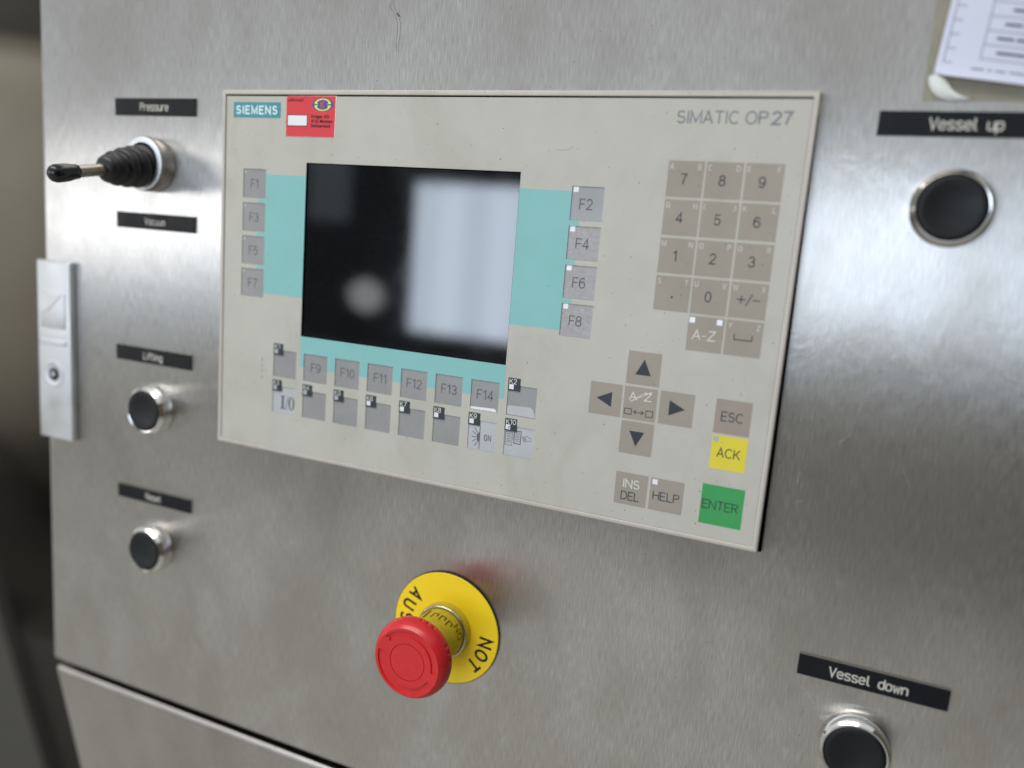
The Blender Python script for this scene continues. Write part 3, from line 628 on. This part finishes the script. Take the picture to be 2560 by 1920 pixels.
for s_ in (1, -1):
    a0, a1 = math.radians(8 if s_ > 0 else 188), math.radians(172 if s_ > 0 else 352)
    o_ = [(64.1 + 5.1 * math.cos(a0 + (a1 - a0) * k / 30), -7.2 + 2.95 * math.sin(a0 + (a1 - a0) * k / 30)) for k in range(31)]
    i_ = [(64.1 + (3.9 if 2 < k < 28 else 3.1) * math.cos(a0 + (a1 - a0) * k / 30), -7.2 + (2.45 if 2 < k < 28 else 2.0) * math.sin(a0 + (a1 - a0) * k / 30)) for k in range(31)]
    V = [(a_, b_, ZS + 0.03) for a_, b_ in o_ + i_]; st.part('crescent', (V, [(k, k + 1, 32 + k, 31 + k) for k in range(30)]), LYEL, parent=em)
st.part('letter', text('K', 64.2, -7.2, 3.6, ZS + 0.04, width=2.6, weight=0.045), RED, parent=em)

hr = mk('hair', None or (lambda P: (lambda r_, n_: join(*[([(P[i][0], P[i][1] + r_ * math.cos(q * 2.094), ZM + 0.1 + r_ * math.sin(q * 2.094)) for i in range(len(P)) for q in range(3)],
      [(i * 3 + q, i * 3 + (q + 1) % 3, (i + 1) * 3 + (q + 1) % 3, (i + 1) * 3 + q) for i in range(len(P) - 1) for q in range(3)])]))(0.03, 3))([(190.69, -25.13), (192, -25.55), (193.27, -25.71), (195, -25.6), (196.1, -25.3), (197.2, -24.8), (198.14, -24.27), (199.14, -23.59)]), INKM, None, (195, -25.5, ZM))
hr['label'] = 'fine curved hair stuck on the beige panel right of the screen'; hr['category'] = 'hair'

# ------------------------------------------------------------------ engraved label plates
def plate(txt, x0, x1, y0, y1, cap, label, tx=None):
    t = Thing('label_plate', label, 'label plate', ((x0 + x1) / 2, y1, SZ), 'black engraved label plates on the steel')
    b_ = t.part('plate', box(x0, x1, y1, y0, SZ + 0.35, SZ + 1.0, 0.1, 1), PLATE)
    t.part('plate_edge', box(x0 - 0.16, x1 + 0.16, y1 - 0.16, y0 + 0.16, SZ + 0.02, SZ + 0.34), PLEDGE, parent=b_)
    t.part('lettering', stroke_text(txt, tx if tx else (x0 + x1) / 2, (y0 + y1) / 2, cap, SZ + 1.0 + T, cap * 0.15), ENGR)
    return t
plate('Pressure', -83.3, -23.5, -3.7, -13.1, 3.9, 'black label plate engraved Pressure, above the joystick')
plate('Vacuum', -82.6, -22.8, -67.6, -76.5, 3.6, 'black label plate engraved Vacuum, below the joystick')
plate('Lifting', -83.6, -24.7, -146.6, -155.5, 3.9, 'black label plate engraved Lifting, above the upper left button')
plate('Reset', -83.0, -24.4, -234.3, -242.6, 3.6, 'black label plate with blurred short word, above the lower left button')
plate('Vessel down', 322.0, 381.1, -234.6, -244.0, 4.1, 'black label plate engraved Vessel down, above the lower right button', 350.2)
plate('Vessel up', 321.2, 380.5, -6.5, -15.6, 4.1, 'black label plate engraved Vessel up, above the upper right button', 351.4)

# ------------------------------------------------------------------ push buttons
def button(cx, cy, label, h=9.0, rb=14.5, rc=11.9):
    t = Thing('push_button', label, 'push button', (cx, cy, SZ), 'black push buttons with metal rings')
    z = SZ
    t.part('ring', lathe([(rb - 0.4, z + 0.02), (rb, z + 0.5), (rb, z + h - 2.2), (rb - 0.35, z + h - 1.6), (rb - 1.5, z + h - 0.55), (rc + 0.75, z + h), (rc + 0.35, z + h - 0.1), (rc + 0.15, z + h - 0.5), (rc + 0.1, z + h - 4)], cx, cy, 96, caps=False), CHROME, smooth=40)
    t.part('cap', lathe([(rc, z + h - 4), (rc, z + h - 0.6), (rc - 0.25, z + h + 0.1), (rc - 0.9, z + h + 0.45), (rc - 2.4, z + h + 0.3), (rc - 5, z + h - 0.35), (rc - 8, z + h - 0.8), (1.2, z + h - 1.0), (0.2, z + h - 1.0)], cx, cy, 96), CAP, smooth=60)
    return t
button(-53.2, -182.6, 'black push button in chrome ring under the Lifting plate')
button(-52.9, -270.0, 'black push button in chrome ring at lower left, below the other left one')
button(350.9, -42.4, 'large looking black push button under the Vessel up plate', rc=12.0, h=8.0)
button(349.2, -270.2, 'black push button under the Vessel down plate, cut by the picture edge', rc=12.2, h=8.0)

# ------------------------------------------------------------------ joystick
jx, jy = -53.0, -40.4
js = Thing('joystick', 'black joystick lever with ribbed rubber boot between Pressure and Vacuum plates', 'joystick', (jx, jy, SZ))
rg = js.part('mounting_ring', lathe([(14.6, -5.98), (14.9, -5.4), (14.9, 3.2), (14.5, 3.9)], jx, jy, 96, caps=False), DULL, smooth=30)
js.part('ring_face', lathe([(14.5, 3.9), (13.9, 4.2), (11.6, 4.2), (11.2, 3.2), (11.2, 1)], jx, jy, 96, caps=False), ZINC, parent=rg, smooth=30)
TL = Matrix.Rotation(math.radians(10.5), 3, 'X') @ Matrix.Rotation(math.radians(0.5), 3, 'Y')
bp = [(10.8, 0)]
for k in range(4):
    r = (11.5, 11.4, 10.6, 9.2)[k]; z = 3.5 + k * 6.5
    bp += [(r - 2.9, z), (r - 2.0, z + 0.3), (r - 0.6, z + 1.3), (r, z + 2.6), (r, z + 3.9), (r - 0.6, z + 5.2), (r - 1.9, z + 6.1)]
bp += [(7.3, 30.2), (7.4, 31.2), (6.8, 32.6), (5.2, 34.0), (3.3, 34.6)]
js.part('rubber_boot', lathe(bp, jx, jy, 72, z0=SZ + 2, tilt=TL), RUB, smooth='all')
js.part('rod', lathe([(3.1, 28), (3.1, 52)], jx, jy, 48, z0=SZ + 2, tilt=TL), ROD, smooth=40)
js.part('knob', lathe([(3.4, 50), (3.7, 50.3), (3.9, 53), (4.5, 56), (4.6, 60), (4.5, 62.5), (3.9, 64.2), (2.9, 65.3), (1.5, 65.9), (0.2, 66)], jx, jy, 48, z0=SZ + 2, tilt=TL), KNOB, smooth='all')

# ------------------------------------------------------------------ door latch
lt = Thing('door_latch', 'grey cast metal door latch with keyhole on the left cabinet edge', 'latch', (-133, -213.5, SZ))
ZL = -1.6
bmr = box(-147.3, -118.2, -213.6, -100.6, SZ + 0.02, ZL, 1.2, 3)
lt.part('body', bmr, CAST, smooth=30)
pd = prism([(-143.6, -120.5), (-122.6, -120.5), (-122.6, -142.6), (-143.6, -142.6)], ZL + 0.0, ZL + 0.5)
b2 = box(-143.6, -122.6, -142.6, -120.5, ZL - 0.3, ZL + 0.55, 0.5, 2)
lt.part('push_tab', b2, CAST, smooth=30)
lt.part('tab_wedge', prism([(-143.4, -121.5), (-125.0, -121.5), (-137.5, -131.8), (-143.4, -133)], ZL + 0.5, ZL + 1.0), CAST)
lt.part('rib', box(-144.3, -122.2, -152.8, -149.8, ZL - 0.3, ZL + 1.0, 0.6, 2), CAST, smooth=30)
lt.part('rib', box(-144.3, -122.2, -147.6, -146.2, ZL - 0.3, ZL + 0.5, 0.4, 2), CAST, smooth=30)
kh = lt.part('lock_rosette', lathe([(8.4, ZL - 0.2), (8.4, ZL + 0.35), (7.6, ZL + 0.7), (6.6, ZL + 0.25), (4.3, ZL + 0.1)], -133.5, -171.5, 64), CAST, smooth=50)
lt.part('keyhole', lathe([(4.2, ZL + 0.1), (4.2, ZL + 0.4), (3.6, ZL + 0.6), (2.2, ZL + 0.5)], -133.2, -171.6, 40), KNOB, parent=kh, smooth=50)
lt.part('key_pin', lathe([(1.5, ZL + 0.5), (1.5, ZL + 1.0), (1.1, ZL + 1.2)], -133.2, -171.6, 24), CAST, parent=kh, smooth=50)

# ------------------------------------------------------------------ emergency stop
ex, ey = 150.3, -269.1
es = Thing('emergency_stop', 'red mushroom emergency stop button on a round yellow disc', 'emergency stop', (ex, ey, SZ))
dsc = es.part('legend_disc', lathe([(30.1, SZ + 0.02), (30.2, SZ + 0.3), (30.2, SZ + 1.2), (29.9, SZ + 1.5)], ex, ey, 128), ESY, smooth=30)
es.part('disc_edge', lathe([(30.3, SZ + 0.01), (30.55, SZ + 0.05), (30.55, SZ + 1.0), (30.3, SZ + 1.1)], ex, ey, 128, caps=False), ESK, parent=dsc, smooth=30)
ZD = SZ + 1.5 + T
for ch, ang, inward in (('N', -5.0, 0), ('O', -23.5, 0), ('T', -41.5, 0), ('A', 141.5, 1), ('U', 160, 1), ('S', 178.5, 1)):
    a = math.radians(ang); cap = 6.5; u = cap / 7; r0 = 23.4
    up_ = Vector((math.cos(a), math.sin(a))) * (-1 if inward else 1); rt_ = Vector((up_.y, -up_.x)); c0 = Vector((ex + r0 * math.cos(a), ey + r0 * math.sin(a)))
    wd = GL[ch][0]
    es.part('letter', join(*stroke_glyph(ch, 1.35, ZD, lambda p, q: tuple(c0 + rt_ * ((p - wd / 2) * u) + up_ * ((q - 3.5) * u)))), ESK, parent=dsc)
es.part('base_collar', lathe([(14.8, SZ + 1.5), (14.7, SZ + 4.8), (14.2, SZ + 5.2)], ex, ey, 96), ESYD, smooth=40)
es.part('clear_ring', lathe([(13.0, SZ + 5.2), (14.3, SZ + 5.2), (14.45, SZ + 5.8), (14.2, SZ + 6.5), (13.6, SZ + 6.9), (13.2, SZ + 6.5), (13.0, SZ + 5.9)], ex, ey, 96, caps=False), m_metal('worn_collar_ring', (0.56, 0.53, 0.40), 0.22, 200, 0.15), smooth='all')
cyl = es.part('label_sleeve', lathe([(13.0, SZ + 5.0), (12.9, SZ + 24.0), (11.9, SZ + 24.3)], ex, ey, 96), ESYD, smooth=40)
def wrap(pts, wd, r, closed=False):
    V, F = ribbon(pts, wd, 0, closed)
    return [(ex + r * math.cos(math.radians(90) - x / r), ey + r * math.sin(math.radians(90) - x / r), y) for x, y, _ in V], F
wr = [wrap([(-5.2, SZ + 17.5), (-5.2, SZ + 10.0)], 1.5, 13.05)]
for x in (-1.2, 3.2, 7.6): wr.append(wrap([(x, SZ + 17), (x, SZ + 12.4), (x + 1.2, SZ + 12.4), (x + 2.4, SZ + 12.4), (x + 2.4, SZ + 14.8)], 0.6, 13.05))
for k, ch in enumerate('NO'):
    for q, s_ in enumerate(GL[ch][1]):
        c_ = s_[-1] == 'c'; pp = s_[:-1] if c_ else s_
        wr.append(wrap([(11.6 + k * 4.2 + (p[0]) * 0.6, SZ + 8.6 + (7 - p[1]) * 0.6) for p in pp], 0.5, 13.05, c_))
es.part('sleeve_print', join(*wr), ESK, parent=cyl)
es.part('stem', lathe([(9.5, SZ + 17), (9.5, 21)], ex, ey, 64), ESR, smooth=40)
# mushroom head with engraved ring, two sunken arc arrows and rim notches
prof = [(9.6, 15.0), (13.0, 17.2), (17.0, 20.2), (19.3, 22.4), (20.0, 23.6), (20.3, 24.5), (20.36, 25.1), (20.36, 26.2), (20.32, 26.7), (20.25, 27.3), (20.0, 28.6), (19.5, 29.9), (18.9, 31.0), (18.2, 31.9), (17.4, 32.5)]
rs = [17.0, 16.7, 16.4, 16.2, 16.0, 15.8, 15.5, 15.0, 14.5, 14.0, 13.5, 13.3, 13.1, 12.9, 12.7, 12.3, 11.5, 10.5, 9.9, 9.65, 9.5, 9.35, 9.2, 9.05, 8.9, 8.5, 7, 5, 3, 1.5, 0.2]
N = 360
def inarc(r, th):
    if not 12.95 <= r <= 15.95: return False
    d = th % 360
    mid = 14.45; pt = 6 * abs(r - mid) / 1.5
    if d < 140 - (6 - pt) * 0 and d >= 0: return d < 134 + pt
    if d > 350 + (0 - pt) * 0: return d > 348 + pt
    return 168 < d < 330
HZ, HR = 3.0, 0.985
prof = [(r * HR, z + HZ) for r, z in prof]
V, F = [], []
for (r, z) in prof:
    for k in range(N):
        th = k; rr = r
        for c in (121, 71, 20.5, -30, -80, -130, 171):
            for q in (-10, 0, 10):
                dd = abs((th - (c + q) + 180) % 360 - 180)
                if dd < 2.2 and 28.0 < z < 29.4: rr = r - 1.1 * (1 - dd / 2.6)
        V.append((ex + rr * math.cos(math.radians(th)), ey + rr * math.sin(math.radians(th)), z))
for r in rs:
    zb = HZ + 32.7 - 0.5 * (1 - (r / 17) ** 2)
    for k in range(N):
        z = zb
        if inarc(r, k): z -= 0.8
        elif 9.1 < r < 9.45: z -= 0.45
        V.append((ex + r * math.cos(math.radians(k)), ey + r * math.sin(math.radians(k)), z))
M = len(prof) + len(rs)
for i in range(M - 1):
    for k in range(N):
        k2 = (k + 1) % N; F.append((i * N + k, i * N + k2, (i + 1) * N + k2, (i + 1) * N + k))
F.append(tuple(range((M - 1) * N, M * N))); F.append(tuple(range(N - 1, -1, -1)))
es.part('mushroom_head', (V, F), ESR, smooth=50)

# ------------------------------------------------------------------ paper notice
pn = Thing('paper_notice', 'white printed paper notice with table, corner curling, above Vessel up plate', 'notice', (370, -3, SZ))
pn.part('tape_residue', prism([(335.4, -2.6), (420, -2.9), (420, 60), (334.2, 60)], SZ + 0.02, SZ + 0.15), RESID)
# slightly bowed sheet
def psurf(u, v):   # u along the bottom, v up
    x = 337.6 + u + v * 0.085; y = 6.6 - u * 0.135 + v
    z = SZ + 1.2 + 1.6 * math.exp(-v / 4.0) + 0.5 * math.sin(u * 0.09)
    return x, y, z
nu, nv = 30, 24
V = [psurf(80 * i / nu, 55 * (j / nv) ** 1.5 + (1.3 if i == 0 and j == 0 else 0)) for j in range(nv + 1) for i in range(nu + 1)]
F = [(j * (nu + 1) + i, j * (nu + 1) + i + 1, (j + 1) * (nu + 1) + i + 1, (j + 1) * (nu + 1) + i) for j in range(nv) for i in range(nu)]
V2 = [(x, y, z - 0.15) for x, y, z in V]; nb = len(V)
F2 = [tuple(nb + q for q in f[::-1]) for f in F]
rim = [i for i in range(nu + 1)] + [j * (nu + 1) + nu for j in range(1, nv + 1)] + [nv * (nu + 1) + i for i in range(nu - 1, -1, -1)] + [j * (nu + 1) for j in range(nv - 1, 0, -1)]
F3 = [(rim[(k + 1) % len(rim)], rim[k], nb + rim[k], nb + rim[(k + 1) % len(rim)]) for k in range(len(rim))]
sh = pn.part('sheet', (V + V2, F + F2 + F3), PAPER, smooth=60)
def onpaper(pts, wd, dz=0.06):
    """line on the sheet, points in sheet coordinates"""
    P = []
    for a_, b_ in zip(pts[:-1], pts[1:]):
        n_ = max(1, int(math.dist(a_, b_) / 3))
        P += [(a_[0] + (b_[0] - a_[0]) * q / n_, a_[1] + (b_[1] - a_[1]) * q / n_) for q in range(n_)]
    P.append(pts[-1]); V, F = ribbon(P, wd, 0)
    return [(lambda s: (s[0], s[1], s[2] + dz))(psurf(u, v)) for u, v, _ in V], F
ln = [onpaper([(2.2, 50), (2.2, 5.0), (5.0, 5.0)], 0.4)]
for v in (10, 15, 20, 25, 30): ln.append(onpaper([(2.4, v), (5.2, v)], 0.4, 0.08))
ln.append(onpaper([(14.0, 50), (14.0, 7.4), (60, 7.4)], 0.4))
for v in (12.4, 17.4, 22.4, 27.4, 32.4): ln.append(onpaper([(14.2, v), (60, v)], 0.35, 0.08))
pn.part('table_lines', join(*ln), PINK, parent=sh)
tx = []
for r_, (u0, segs) in enumerate(((19, (9, 4)), (18, (5, 8, 6)), (19.5, (5, 7)), (21, (6, 9)))):
    u = u0
    for L_ in segs: tx.append(onpaper([(u, 9.9 + 5 * r_), (u + L_, 9.9 + 5 * r_)], 1.0)); u += L_ + 1.4
u = 12
for L_ in (4, 1, 3, 5, 2, 8): tx.append(onpaper([(u, 3.6), (u + L_, 3.6)], 0.5)); u += L_ + 1.5
pn.part('table_text', join(*tx), PINKD, parent=sh)
cv = []
path = [(336.2, 6.0), (336.6, 3.4), (338.0, 0.9), (340.2, -1.2), (343.4, -2.5), (347.5, -2.9), (351.0, -2.5)]
inn = [(339.2, 6.8), (341.6, 5.4), (343.0, 3.6), (344.4, 1.6), (346.3, 0.0), (348.8, -1.2), (351.2, -1.9)]
n_ = len(path)
for lvl in (0, 1):
    cv += [(p[0], p[1], SZ + 0.6 + 0.35 * lvl) for p in path] + [((p[0] + q[0]) / 2, (p[1] + q[1]) / 2, SZ + 2.8 + 0.35 * lvl) for p, q in zip(path, inn)] + [(q[0], q[1], SZ + 1.2 + 0.35 * lvl) for q in inn]
F = []
for lvl, fl_ in ((1, 1), (0, -1)):
    b_ = lvl * 3 * n_
    for rr in range(2):
        for k in range(n_ - 1):
            q = (b_ + rr * n_ + k, b_ + rr * n_ + k + 1, b_ + (rr + 1) * n_ + k + 1, b_ + (rr + 1) * n_ + k); F.append(q if fl_ > 0 else q[::-1])
pn.part('curled_corner', (cv, F), CURL, smooth='all')
